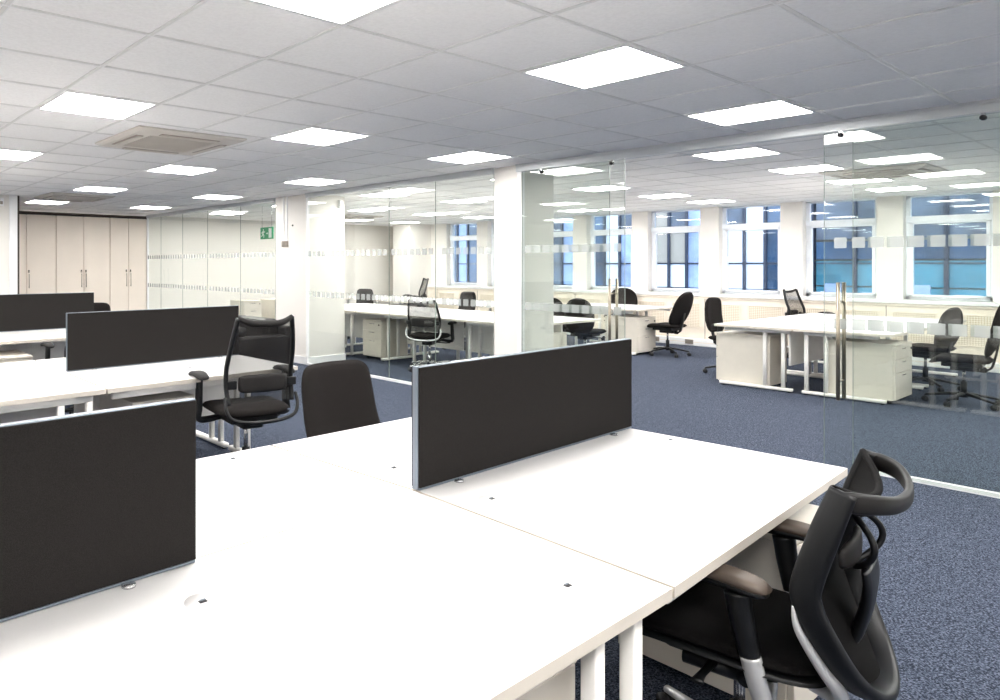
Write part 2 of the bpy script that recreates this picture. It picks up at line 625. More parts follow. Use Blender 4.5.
first = None
for bi, bx in enumerate((5.2, 3.4, 1.597, -.2, -2.0)):
    for bj, by in enumerate((-2.82, -.42, 1.98, 4.38, 6.78, 9.18, 11.58)):
        if by > 10.5 and bx < 2.8:
            continue
        lab = 'square lit ceiling panel, main office, %s column out from the glass wall, %s along' % (ORD[bi], ORD[bj])
        if first is None:
            first = make_panel(.575, bx, by, lab, 'square LED panels in the main office ceiling')
        else:
            dup(first, (bx, by, CZ - .004), 0, lab)
first = None
for bi, bx in enumerate((7.0, 8.71, 10.42, 11.93)):
    for bj, by in enumerate((-1.9, .45, 2.78, 5.10, 7.44, 9.76, 12.0)):
        lab = 'square lit ceiling panel behind the glass wall, %s column from it, %s along' % (ORD[bi], ORD[bj])
        if first is None:
            first = make_panel(.55, bx, by, lab, 'square LED panels in the ceiling behind the glass')
        else:
            dup(first, (bx, by, CZ - .004), 0, lab)


def cassette(x, y, label, size=.92):
    t = thing('ceiling_air_conditioner', label, 'air conditioner', (x, y, CZ - .002), 0, 'ceiling air conditioning cassettes')
    h = size / 2
    m = MB(); vs = []
    prof = [(h, 0), (h, -.012), (h - .03, -.028), (.30, -.034), (.285, -.026)]
    for r_, z in prof:
        vs += [(-r_, -r_, z), (r_, -r_, z), (r_, r_, z), (-r_, r_, z)]
    fs = []
    for k in range(len(prof) - 1):
        for s in range(4):
            n2 = (s + 1) % 4
            fs.append((k * 4 + s, k * 4 + n2, (k + 1) * 4 + n2, (k + 1) * 4 + s))
    m.add(vs, fs, 'cassette')
    m.build('fascia', t)
    g = MB(); g.box(-.285, .285, -.285, .285, -.027, -.02, 'cassette_dark')
    for k in range(15):
        yy = -.27 + k * .0386
        g.box(-.28, .28, yy - .005, yy + .005, -.033, -.027, 'cassette')
    g.build('intake_grille', t)
    for s in range(4):
        l = MB()
        l.box(-.25, .25, .335, .395, -.036, -.031, 'cassette_dark', mtx=Matrix.Rotation(s * PI / 2, 4, 'Z'))
        l.box(-.24, .24, .345, .375, -.044, -.036, 'cassette', mtx=Matrix.Rotation(s * PI / 2, 4, 'Z'))
        l.build('air_flap', t)
    return t


cassette(2.53, 5.26, 'ivory square air conditioning cassette in the ceiling, nearest to the camera')
cassette(3.45, 10.4, 'brownish air conditioning cassette in the ceiling before the tall cupboards')
cassette(9.6, 2.35, 'ivory air conditioning cassette in the ceiling between window side lights on the right', .9)
cassette(9.6, 11.2, 'ivory air conditioning cassette in the ceiling of the far office corner')

# exit sign hanging behind the glass
t = thing('exit_sign', 'small green hanging fire exit sign with running figure, near the white column', 'sign', (6.7, 10.1, 0))
s = MB(); s.box(-.012, .012, -.19, .19, 1.885, 2.09, 'green', .003); s.build('sign_panel', t)
p = MB(); xs0, xs1 = -.0155, -.0125
p.box(xs0, xs1, -.165, -.075, 1.905, 2.07, 'signwhite')                         # doorway
p.box(xs0, xs1, -.05, .0, 1.975, 1.99, 'signwhite')                             # arrow
p.add([(xs0, -.06, 1.9825), (xs0, -.03, 2.005), (xs0, -.03, 1.96)], [(0, 1, 2)], 'signwhite')
p.tube([(xs0, .09, 2.045), (xs0 - .001, .09, 2.045)], .014, 'signwhite', seg=12)
p.tube([(xs0, .095, 2.025), (xs0, .10, 1.975)], .011, 'signwhite', seg=8)
p.tube([(xs0, .10, 1.975), (xs0, .07, 1.95), (xs0, .075, 1.91)], .008, 'signwhite', seg=8, res=1)
p.tube([(xs0, .10, 1.975), (xs0, .125, 1.945), (xs0, .155, 1.935)], .008, 'signwhite', seg=8, res=1)
p.tube([(xs0, .095, 2.02), (xs0, .06, 2.0), (xs0, .045, 2.02)], .006, 'signwhite', seg=8, res=1)
p.tube([(xs0, .095, 2.02), (xs0, .13, 2.005), (xs0, .14, 1.98)], .006, 'signwhite', seg=8, res=1)
p.build('running_figure_symbol', t)
for yy in (-.15, .15):
    MB().tube([(0, yy, 2.085), (0, yy, CZ)], .003, 'chrome', seg=6).build('suspension_wire', t)

# switches and sensors
t = thing('light_switch', 'pair of satin light switches with two conduits on the white column', 'switch', (PX, 8.58, 1.75))
s = MB(); s.box(-.012, 0, -.085, .085, -.045, .045, 'switch', .003); s.build('switch_plate', t)
for yy in (-.042, .042):
    MB().box(-.017, -.012, yy - .02, yy + .02, -.02, .02, 'cassette_dark', .002).build('rocker', t)
for yy in (-.06, .03):
    MB().box(-.016, 0, yy - .012, yy + .012, .045, CZ - 1.752, 'white', .002).build('conduit', t)
t = thing('call_point', 'tiny dark call point high on the white column above the switches', 'sensor', (PX - .0, 8.38, 2.02))
MB().tube([(-.012, 0, 0), (0, 0, 0)], .012, 'dark', seg=12).build('sensor_body', t)


def pir(x, y, z, rot, label):
    t = thing('motion_sensor', label, 'sensor', (x, y, z), rot)
    MB().box(-.035, .035, -.045, 0, -.06, .06, 'white', .01).build('housing', t)
    MB().box(-.02, .02, -.05, -.044, -.035, .01, 'switch', .003).build('lens', t)


pir(6.62, 8.03, 2.34, 0, 'white motion sensor on the column side seen through the glass')
pir(2.50, 10.755, 2.35, 0, 'white motion sensor high on the wall at the left picture edge')

# ------------------------------------------------------------------ tall cupboards
def tall_unit(x0, x1, doors, label):
    y0 = BY
    t = thing('storage_cabinet', label, 'cabinet', (x0, y0, 0), 0, 'tall built-in storage cabinets')
    h = 2.39
    b = MB(); b.box(0, x1 - x0, .02, .5, .08, h, 'door_c'); b.box(.01, x1 - x0 - .01, .05, .48, 0, .08, 'seam')
    b.box(0, x1 - x0, .004, .02, h - .02, h + .057 - .004, 'seam')
    b.build('body', t)
    for (a, c_, hs) in doors:
        d = MB(); d.box(a - x0 + .006, c_ - x0 - .006, 0, .019, .09, h - .01, 'door_c', .003)
        do = d.build('door', t)
        if hs:
            hx = (a - x0 + .045) if hs < 0 else (c_ - x0 - .045)
            hm = MB()
            hm.tube([(hx, -.03, 1.0), (hx, -.03, 1.27)], .006, 'brass', seg=8, ref=(0, 1, 0))
            for zz in (1.02, 1.25):
                hm.tube([(hx, -.03, zz), (hx, 0, zz)], .005, 'brass', seg=8)
            hm.build('handle', do)
            lk = MB(); lk.tube([(hx, -.01, 1.33), (hx, 0, 1.33)], .012, 'dark', seg=12)
            lk.box(hx - .015, hx + .015, -.006, 0, 1.29, 1.32, 'brass', .002)
            lk.build('lock', do)


tall_unit(2.80, 4.145, [(2.80, 3.60, 0), (3.60, 4.145, -1)], 'leftmost tall cream storage cabinet beside the white wall edge')
tall_unit(4.150, 5.21, [(4.150, 4.68, 1), (4.68, 5.21, -1)], 'middle tall cream two-door storage cabinet of the storage wall')
tall_unit(5.215, 6.0, [(5.215, 5.60, 1), (5.60, 6.0, -1)], 'rightmost tall cream storage cabinet with paired handles next to the glass')

# ------------------------------------------------------------------ desks
DT = 0.73
TH = 0.026


def lerp(a, b, t):
    return (a[0] + (b[0] - a[0]) * t, a[1] + (b[1] - a[1]) * t)


def desk(corners, label, group, ports=(), legs=(), beams=(), modesty=None):
    """corners: ground plan counter-clockwise. legs: list of dicts (posts, foot). beams: (p, q)"""
    cx = sum(p[0] for p in corners) / 4; cy = sum(p[1] for p in corners) / 4
    t = thing('desk', label, 'desk', (cx, cy, 0), 0, group)
    L = lambda p: (p[0] - cx, p[1] - cy)
    cs = []
    for p in corners:   # 2 mm reveal between tops
        d = Vector((cx - p[0], cy - p[1])).normalized() * .0065
        cs.append((p[0] + d.x - cx, p[1] + d.y - cy))
    m = MB(); m.quadslab(cs, DT - TH, DT, 'top', 'edge'); m.build('desktop', t)
    for (x, y) in ports:
        q = MB(); lx, ly = L((x, y))
        q.cyl((lx, ly), .040, DT - .001, DT + .0006, 'top', 28)
        q.box(lx - .009, lx + .009, ly - .006, ly + .006, DT + .0006, DT + .002, 'dark', .001)
        q.box(lx - .006, lx + .008, ly + .002, ly + .006, DT + .0016, DT + .004, 'alu', .001)
        q.build('cable_port', t)
    for lg in legs:
        q = MB()
        a, b = L(lg['foot'][0]), L(lg['foot'][1])
        q.tube([(a[0], a[1], .03), (b[0], b[1], .03)], [(.028, .018)] * 2, 'steel', seg=12, flat=4)
        for e in (lerp(a, b, .04), lerp(a, b, .96)):
            q.cyl(e, .018, 0, .02, 'dark', 12)
        for p in lg['posts']:
            l = L(p); q.tube([(l[0], l[1], .03), (l[0], l[1], DT - TH - .02)], [(.0185, .0185)] * 2, 'steel', seg=16, flat=7, ref=(0, 1, 0))
        if 'beam' in lg:
            a, b = L(lg['beam'][0]), L(lg['beam'][1])
            q.tube([(a[0], a[1], DT - TH - .022), (b[0], b[1], DT - TH - .022)], [(.02, .022)] * 2, 'steel', seg=12, flat=5)
        q.build('leg', t)
    for (a, b) in beams:
        q = MB(); a, b = L(a), L(b)
        q.tube([(a[0], a[1], DT - TH - .024), (b[0], b[1], DT - TH - .024)], [(.02, .022)] * 2, 'steel', seg=12, flat=5)
        q.build('support_beam', t)
    if modesty:
        (a, b, z0) = modesty
        a, b = L(a), L(b)
        q = MB(); d = Vector((b[0] - a[0], b[1] - a[1])).normalized(); nn = Vector((-d.y, d.x)) * .009
        q.quadslab([(a[0] - nn.x, a[1] - nn.y), (b[0] - nn.x, b[1] - nn.y), (b[0] + nn.x, b[1] + nn.y), (a[0] + nn.x, a[1] + nn.y)], z0, DT - TH, 'steel')
        q.build('modesty_panel', t)
    return t


def c_leg(mid, user, frac=(.14, .36)):
    """cantilever leg: foot along the depth, two posts near the middle of the bank"""
    ps = [lerp(mid, user, f) for f in frac]
    return dict(foot=(lerp(mid, user, .03), lerp(mid, user, .97)), posts=ps, beam=(lerp(mid, user, .05), lerp(mid, user, .9)))


def inset(p, q, d):
    v = Vector((q[0] - p[0], q[1] - p[1])).normalized() * d
    return (p[0] + v.x, p[1] + v.y)


# bank A in the foreground: grid of measured corners
N = [(-1.25, .70), (.155, .715), (1.568, .745), (2.982, .823)]
Mi = [(-1.23, 1.41), (.175, 1.475), (1.589, 1.554), (2.948, 1.592)]
F_ = [(-1.27, 2.20), (.13, 2.27), (1.531, 2.285), (2.935, 2.335)]
GA = 'white desks of the foreground bank'
portsA = {(0, 1): [(.705, 1.306), (1.388, .891)], (0, 2): [(2.879, 1.384), (1.718, 1.358)], (1, 1): [(1.312, 2.201)], (1, 2): [(1.705, 1.769)],
          (0, 0): [(-.7, 1.25)], (1, 0): [(-.7, 1.7)]}
labA = {(0, 1): 'foreground white desk at the bottom centre, left of the tucked-in mesh chair',
        (0, 2): 'white desk with the big mesh chair tucked under its near edge',
        (1, 1): 'white desk across from the foreground one, before the mesh chair with curved bottom bar',
        (1, 2): 'white desk behind the central dark screen, before the plain fabric chair',
        (0, 0): 'white foreground desk at bottom left in front of the near dark screen',
        (1, 0): 'white desk hidden behind the near dark screen at the left edge'}
for k in range(3):
    legs = [c_leg(inset(Mi[k + 1], Mi[k], .12), inset(N[k + 1], N[k], .12))] if k == 2 else []
    if k == 1:
        legs = [dict(foot=((1.42, .80), (1.44, 1.45)), posts=[(1.335, .80), (1.485, .80)])]
    if k == 0:
        legs = [c_leg(inset(Mi[0], Mi[1], .12), inset(N[0], N[1], .12))]
    beams = [((N[k][0] + .06, N[k][1] + .06), (N[k + 1][0] - .09, N[k + 1][1] + .06))]
    desk([N[k], N[k + 1], Mi[k + 1], Mi[k]], labA[(0, k)], GA, portsA[(0, k)], legs, beams,
         ((Mi[k][0] + .05, Mi[k][1] - .06), (Mi[k + 1][0] - .05, Mi[k + 1][1] - .06), .38))
    legs = [c_leg(inset(Mi[k + 1], Mi[k], .12), inset(F_[k + 1], F_[k], .12))] if k == 2 else [c_leg(inset(Mi[k], Mi[k + 1], .12), inset(F_[k], F_[k + 1], .12))]
    desk([Mi[k], Mi[k + 1], F_[k + 1], F_[k]], labA[(1, k)], GA, portsA[(1, k)], legs)


def screen(p, q, z0, z1, label, ends=(1, 1)):
    """fabric divider between two plan points"""
    d = Vector((q[0] - p[0], q[1] - p[1])); L = d.length
    t = thing('desk_screen', label, 'desk divider', (p[0], p[1], 0), math.atan2(d.y, d.x), 'charcoal fabric desk screens')
    m = MB()
    for sg in (-1, 1):
        m.box(.002, L - .002, sg * .0115, sg * .0175, z0 + .007, z1 - .002, 'charcoal', .003)
    m.build('fabric_panel', t)
    e = MB(); e.box(0, L, -.0115, .0115, z0, z1, 'alu', .002)
    e.box(.004, L - .004, -.0165, .0165, z0, z0 + .006, 'alu', .001)
    e.build('edge_trim', t)
    for x in (.18, L - .18):
        b = MB(); b.box(x - .03, x + .03, -.012, .012, DT + .0005, z0 + .005, 'chrome', .002)
        b.cyl((x, -.028), .016, DT + .0005, DT + .006, 'chrome', 14)
        b.build('clamp', t)
    return t


screen((1.589, 1.554), (2.948, 1.60), .732, 1.119, 'charcoal fabric desk screen in the centre of the picture with blue-grey edge')
screen((-.60, 1.435), (.785, 1.502), .732, 1.12, 'large charcoal fabric desk screen at the left edge, nearest to the camera')

# bank B behind
NB = [(-1.4, 3.76), (.05, 3.80), (1.47, 3.86), (2.88, 3.94)]
MBk = [(-1.4, 4.50), (.06, 4.58), (1.475, 4.648), (2.87, 4.722)]
FB = [(-1.4, 5.20), (.07, 5.28), (1.48, 5.36), (2.87, 5.46)]
GB = 'white desks of the second bank'
labB = {(0, 1): 'white desk of the second bank at the left edge with long steel beam',
        (0, 2): 'white desk of the second bank behind the mesh chair with curved bottom bar',
        (1, 1): 'white desk of the second bank on the far left behind the row without a screen',
        (1, 2): 'white desk hidden behind the middle-left charcoal screen',
        (0, 0): 'white desk of the second bank beyond the left picture edge, near row',
        (1, 0): 'white desk of the second bank beyond the left picture edge, far row'}
for k in range(3):
    legs = []
    if k == 1:
        legs = [dict(foot=((1.36, 3.9), (1.37, 4.55)), posts=[(1.225, 3.92), (1.385, 3.92)])]
    if k == 2:
        legs = [c_leg((2.76, 4.68), (2.77, 3.98))]
    if k == 0:
        legs = [c_leg((-1.3, 4.5), (-1.3, 3.8))]
    beams = [((NB[k][0] + .05, NB[k][1] + .06), (NB[k + 1][0] - .07, NB[k + 1][1] + .06))]
    desk([NB[k], NB[k + 1], MBk[k + 1], MBk[k]], labB[(0, k)], GB, [lerp(NB[k], MBk[k + 1], .55)] if k else [], legs, beams,
         ((MBk[k][0] + .05, MBk[k][1] - .06), (MBk[k + 1][0] - .05, MBk[k + 1][1] - .06), .3))
    legs = [c_leg((2.76, 4.72), (2.76, 5.4))] if k == 2 else [c_leg((MBk[k][0] + .1, 4.6), (FB[k][0] + .1, 5.25))]
    desk([MBk[k], MBk[k + 1], FB[k + 1], FB[k]], labB[(1, k)], GB, [], legs)
screen((1.49, 4.646), (2.853, 4.715), .732, 1.12, 'charcoal desk screen on the second bank, left of the centre')

# bank C
GC = 'white desks of the third bank'
for k, (x0, x1) in enumerate(((-.05, 1.37), (1.37, 2.80))):
    w_ = ['left', 'right'][k]
    desk([(x0, 6.80), (x1, 6.84), (x1, 7.68), (x0, 7.64)], 'white desk of the third bank, near side, %s of two' % w_, GC, [],
         [c_leg((x1 - .1, 7.62), (x1 - .1, 6.9))], [], ((x0 + .05, 7.58), (x1 - .05, 7.6), .3))
    desk([(x0, 7.64), (x1, 7.68), (x1, 8.5), (x0, 8.46)], 'white desk of the third bank, far side behind the black screen, %s of two' % w_, GC, [],
         [c_leg((x1 - .1, 7.72), (x1 - .1, 8.4))])
screen((1.39, 7.655), (2.775, 7.70), .742, 1.13, 'black desk screen on the third bank at the far left')
screen((.0, 7.615), (1.37, 7.655), .742, 1.13, 'black desk screen on the third bank beyond the left edge')

# bank D right of centre behind the glass
GD = 'white desks behind the glass on the right'
D0, D1, D2 = 8.95, 10.55, 12.15
for k, (x0, x1) in enumerate(((D0, D1), (D1, D2))):
    w_ = ['near', 'window'][k]
    a = x0 + .12; b = x1 - .1
    lg = [c_leg((a, 3.0), (a, 3.8), (.14, .37)), c_leg((b, 3.0), (b, 3.8), (.14, .37))]
    desk([(x0, 2.985), (x1, 2.985), (x1, 3.80), (x0, 3.80)], 'white desk behind the opening, left half of the right bank, %s end' % w_, GD, [], lg, [],
         ((x0 + .15, 3.06), (x1 - .12, 3.06), .3))
    lg = [c_leg((a, 2.95), (a, 2.17), (.08, .31)), c_leg((b, 2.95), (b, 2.17), (.08, .31))]
    desk([(x0, 2.12), (x1, 2.12), (x1, 2.981), (x0, 2.981)], 'white desk behind the right glass door, right half of the bank, %s end' % w_, GD, [], lg)

# bank F by the window, centre
GF = 'white desks by the windows beside the left glass door'
for k, (x0, x1) in enumerate(((10.7, 12.1),)):
    a = x0 + .1; b = x1 - .1
    desk([(x0, 5.68), (x1, 5.68), (x1, 6.48), (x0, 6.48)], 'white desk by the windows with black operator chair at its right side', GF, [],
         [c_leg((a, 6.45), (a, 5.72)), c_leg((b, 6.45), (b, 5.72))])
    desk([(x0, 6.484), (x1, 6.484), (x1, 7.3), (x0, 7.3)], 'white desk by the windows seen through the left glass door', GF, [],
         [c_leg((a, 6.5), (a, 7.26)), c_leg((b, 6.5), (b, 7.26))])

# banks E in the far office
GE = 'white desks in the far office behind the middle glass'
for k, (y0, y1) in enumerate(((5.0, 6.55), (6.554, 8.1), (8.104, 9.7))):
    w_ = ['right end', 'middle', 'left end'][k]
    lg = [dict(foot=((7.12, y0 + .35), (7.75, y0 + .35)), posts=[(7.1, y0 + .20), (7.1, y0 + .40)], beam=((7.1, y0 + .1), (7.1, y0 + 1.0))),
          dict(foot=((7.12, y1 - .46), (7.75, y1 - .46)), posts=[(7.25, y1 - .46), (7.45, y1 - .46)])]
    desk([(6.98, y0), (7.78, y0), (7.78, y1), (6.98, y1)], 'white desk in the far office, front row nearest the glass, %s' % w_, GE, [], lg, [],
         ((7.72, y0 + .04), (7.72, y1 - .04), .22))
    lg = [dict(foot=((7.85, y0 + .3), (8.5, y0 + .3)), posts=[(7.9, y0 + .3), (8.1, y0 + .3)]),
          dict(foot=((7.85, y1 - .3), (8.5, y1 - .3)), posts=[(7.9, y1 - .3), (8.1, y1 - .3)])]
    desk([(7.784, y0), (8.58, y0), (8.58, y1), (7.784, y1)], 'white desk in the far office, second row from the glass, %s' % w_, GE, [], lg)
for k, (y0, y1) in enumerate(((7.35, 8.8), (8.804, 10.4), (10.404, 12.0))):
    w_ = ['right end', 'middle', 'left end'][k]
    lg = [dict(foot=((9.75, y0 + .3), (10.9, y0 + .3)), posts=[(9.9, y0 + .3), (10.7, y0 + .3)]),
          dict(foot=((9.75, y1 - .3), (10.9, y1 - .3)), posts=[(9.9, y1 - .3), (10.7, y1 - .3)])]
    desk([(9.6, y0), (11.0, y0), (11.0, y1), (9.6, y1)], 'deep white table in the far office, third row from the glass, %s' % w_, GE, [], lg)


# ------------------------------------------------------------------ pedestals
def pedestal(x, y, rot, label, w=.42, d=.56, h=.58, z0=.03, group='white drawer pedestals'):
    """front faces local -Y"""
    t = thing('drawer_pedestal', label, 'drawer unit', (x, y, 0), rot, group)
    b = MB(); b.box(-w / 2, w / 2, -d / 2 + .02, d / 2, z0 + .01, h, 'cabinet', .004)
    b.box(-w / 2 - .003, w / 2 + .003, -d / 2 - .002, d / 2 + .002, h, h + .02, 'cabinet', .004)
    b.build('body', t)
    hs = (h - z0 - .02) / 4
    z = z0 + .015
    for k, n in enumerate((2, 1, 1)):
        z1 = z + hs * n
        dr = MB(); dr.box(-w / 2 + .004, w / 2 - .004, -d / 2, -d / 2 + .019, z + .003, z1 - .003, 'cabinet', .003)
        do = dr.build('drawer', t)
        MB().box(-.06, .06, -d / 2 - .006, -d / 2, z1 - .035, z1 - .026, 'chrome', .002).build('handle', do)
        z = z1
    MB().tube([(w / 2 - .05, -d / 2 - .012, h - .05), (w / 2 - .05, -d / 2, h - .05)], .011, 'dark', seg=12).build('lock', t)
    for sx in (-1, 1):
        for sy in (-1, 1):
            MB().tube([(sx * (w / 2 - .05) - .01, sy * (d / 2 - .06), .02), (sx * (w / 2 - .05) + .01, sy * (d / 2 - .06), .02)], .02, 'dark', seg=12).build('castor', t)
    return t


pedestal(2.68, 1.10, 0, 'white drawer pedestal beside the big mesh chair, under the desk corner')
pedestal(9.36, 3.55, PI, 'plain-sided white pedestal at the left end of the right-hand bank', w=.5, d=.58, h=.60)
pedestal(9.42, 2.42, 0, 'white three-drawer pedestal behind the long door handle', w=.6, d=.58, h=.60)
pedestal(11.08, 5.98, 0, 'white drawer pedestal beside the black operator chair by the windows', w=.55)
pedestal(7.45, 7.92, -PI / 2, 'white drawer pedestal with keys under the far office desk, facing the glass')
pedestal(7.55, 5.25, -PI / 2, 'white drawer pedestal under the right end of the far office desk')
pedestal(1.62, 6.95, 0, 'white drawer pedestal with lock under the third bank at the far left')
pedestal(1.16, 1.14, PI, 'plain-backed white pedestal in shade under the foreground desk, left of its steel legs')
pedestal(1.9, 4.3, 0, 'white pedestal under the second bank behind the mesh chair')
pedestal(10.4, 10.6, -PI / 2, 'white pedestal under the deep tables of the far office')
pedestal(7.7, 12.4, 0, 'white pedestal standing behind the left glass below the exit sign', h=.68)
pedestal(8.45, 12.4, 0, 'second white pedestal behind the left glass, right of its twin', h=.68)


# ------------------------------------------------------------------ chairs (face local +Y)
def star_base(t, m='plastic', r=.30, rot=.3, cast=True):
    b = MB()
    for k in range(5):
        a = rot + 2 * PI * k / 5
        ux, uy = math.cos(a), math.sin(a)
        b.tube([(ux * .03, uy * .03, .115), (ux * r * .5, uy * r * .5, .10), (ux * r, uy * r, .07)], [(.024, .020), (.019, .016), (.014, .012)], m, seg=10)
    b.cyl((0, 0), .035, .08, .14, m, 16)
    b.build('star_base', t)
    if cast:
        for k in range(5):
            a = rot + 2 * PI * k / 5
            ux, uy = math.cos(a), math.sin(a)
            c = MB(); cx_, cy_ = ux * r, uy * r
            for s in (-1, 1):
                p0 = (cx_ - uy * .012 * s - uy * .009, cy_ + ux * .012 * s + ux * .009, .028)
                p1 = (cx_ - uy * .012 * s + uy * .009, cy_ + ux * .012 * s - ux * .009, .028)
                c.tube([p0, p1], .028, 'dark', seg=14)
            c.cyl((cx_, cy_), .008, .03, .07, 'dark', 8)
            c.build('castor', t)


def gas_lift(t, top, m='plastic', m2='chrome'):
    g = MB(); g.cyl((0, 0), .026, .10, top * .62, m, 16); g.cyl((0, 0), .014, top * .6, top, m2, 14)
    g.build('gas_lift', t)


def seat_pad(t, z, w=.25, d=.24, th=.035, m='fabric', y0=.02):
    def f(a, b, c_):
        drop = -.05 * max(0, b / d - .5) ** 2 * 4
        return (a, y0 + b, z + c_ + drop + .012 * (a / w) ** 2)
    s = MB(); s.pillow(w, d, th, m, f, n=4.5)
    s.build('seat', t)
    u = MB(); u.box(-.16, .16, y0 - .17, y0 + .14, z - th - .035, z - th + .008, 'plastic', .01)
    u.box(-.07, .07, -.12, .10, z - th - .08, z - th - .03, 'plastic', .012)
    u.tube([(.07, .03, z - th - .05), (.2, .05, z - th - .055), (.27, .06, z - th - .05)], .007, 'plastic', seg=8)
    u.build('mechanism', t)


def t_arm(t, s, z0, z1, x=.28, y=0.0):
    a = MB()
    a.tube([(s * .16, y, z0), (s * x, y, z0 - .005), (s * (x + .005), y, z0 + .08), (s * x, y, z1 - .02)], [(.026, .016), (.028, .02), (.032, .02), (.028, .018)], 'plastic', seg=10, flat=4)
    ao = a.build('armrest', t)
    def f(p, q, r_):
        return (s * x + p, y + .02 + q, z1 + r_ - .02 * (q / .12) ** 2)
    b = MB(); b.pillow(.045, .125, .016, 'softplastic', f, n=3.2, rings=4, seg=24)
    b.build('arm_pad', ao)


def operator_chair(label, loc, rot, hb=.44, wb=.22, n=3.0, zt=.98, arms=False, lean=10, seat=.47, grp='black operator chairs'):
    t = thing('office_chair', label, 'chair', loc, rot, grp)
    star_base(t); gas_lift(t, seat - .08); seat_pad(t, seat)
    h = hb / 2; zc = zt - h
    def f(a, b, c_):
        tt = b / h
        ww = 1 - .05 * tt
        y = -.235 - math.tan(R(lean)) * b + .035 * (1 - (tt + .3) ** 2) * -1 + .05 * (a / wb) ** 2
        return (a * ww, y + c_, zc + b)
    m = MB(); m.pillow(wb, h, .03, 'fabric', f, n=n); m.build('backrest', t)
    b = MB(); b.tube([(0, -.05, seat - .08), (0, -.18, seat - .09), (0, -.225, seat + .01), (0, -.275, zc)], [(.03, .01), (.03, .01), (.03, .01), (.035, .008)], 'plastic', seg=10, flat=4, ref=(0, 1, .01))
    b.build('back_bar', t)
    if arms:
        for s in (-1, 1):
            t_arm(t, s, seat - .06, .67)
    return t


def mesh_chair(label, loc, rot, zt=1.11, seat=.50, base='plastic', silver=False, veil='meshopen', grp='black mesh back task chairs', armz=.70):
    t = thing('mesh_office_chair', label, 'chair', loc, rot, grp)
    star_base(t, base, .31); gas_lift(t, seat - .09, 'plastic' if base == 'plastic' else 'chrome'); seat_pad(t, seat)
    zb = seat + .07
    H_ = zt - zb
    def prof(u):      # u 0..1 up the back: y, half width
        return -.235 - .07 * u ** 2 + .035 * math.sin(PI * min(1, u * 1.5)), .213 + .02 * math.sin(PI * u) - .035 * u
    L_ = []; 
    us = [0, .2, .4, .6, .8, 1.0]
    for u in us:
        y, w_ = prof(u); L_.append((-w_, y, zb + H_ * u))
    Rr = [(-p[0], p[1], p[2]) for p in L_][::-1]
    topmid = [(-.10, prof(1)[0] - .03, zt - .03), (0, prof(1)[0] - .042, zt - .036), (.10, prof(1)[0] - .03, zt - .03)]
    fr = MB()
    fr.tube(L_, [(.013, .017)] * 6, 'plastic', seg=10, ref=(0, 1, 0), flat=3)
    fr.tube(Rr, [(.013, .017)] * 6, 'plastic', seg=10, ref=(0, 1, 0), flat=3)
    fr.tube([L_[-1]] + topmid + [Rr[0]], [(.012, .014)] + [(.016, .02)] * 3 + [(.012, .014)], 'softplastic', seg=10)
    fr.build('back_frame', t)
    hoop = MB()
    y0 = prof(0)[0]
    hoop.tube([(-.235, y0 - .005, zb + .05), (-.238, y0 - .03, zb - .02), (-.20, y0 - .05, zb - .08), (-.08, y0 - .06, zb - .105), (.08, y0 - .06, zb - .105), (.20, y0 - .05, zb - .08), (.238, y0 - .03, zb - .02), (.235, y0 - .005, zb + .05)],
              .011, 'silver' if silver else 'plastic', seg=10)
    hoop.tube([(0, y0 - .06, zb - .105), (0, -.12, seat - .08), (0, 0, seat - .085)], [(.03, .014)] * 3, 'plastic', seg=10)
    hoop.build('back_support', t)
    vs = []; nx, nz = 12, 16
    for k in range(nz + 1):
        u = k / nz; y, w_ = prof(u)
        for i_ in range(nx + 1):
            s = -1 + 2 * i_ / nx
            vs.append((s * w_, y - .045 * (1 - s * s) * (.4 + .6 * u), zb + .01 + H_ * u * .985 - .03 * (1 - s * s) * u))
    fs = [(k * (nx + 1) + i_, k * (nx + 1) + i_ + 1, (k + 1) * (nx + 1) + i_ + 1, (k + 1) * (nx + 1) + i_) for k in range(nz) for i_ in range(nx)]
    me = MB(); me.add(vs, fs, veil, True); me.build('mesh_back', t)
    lm = MB()
    def f(a, b, c_):
        return (a, y0 - .025 - .03 * (1 - (a / .2) ** 2) + c_, zb + .13 + b)
    lm.pillow(.165, .055, .010, 'softplastic', f, n=6, rings=4, seg=24)
    for s in (-1, 1):
        lm.box(s * .20 - .03, s * .20 + .03, y0 - .03, y0 - .01, zb + .10, zb + .15, 'plastic', .004)
    lm.build('lumbar_support', t)
    for s in (-1, 1):
        t_arm(t, s, seat - .05, armz, .30, .04)
    return t


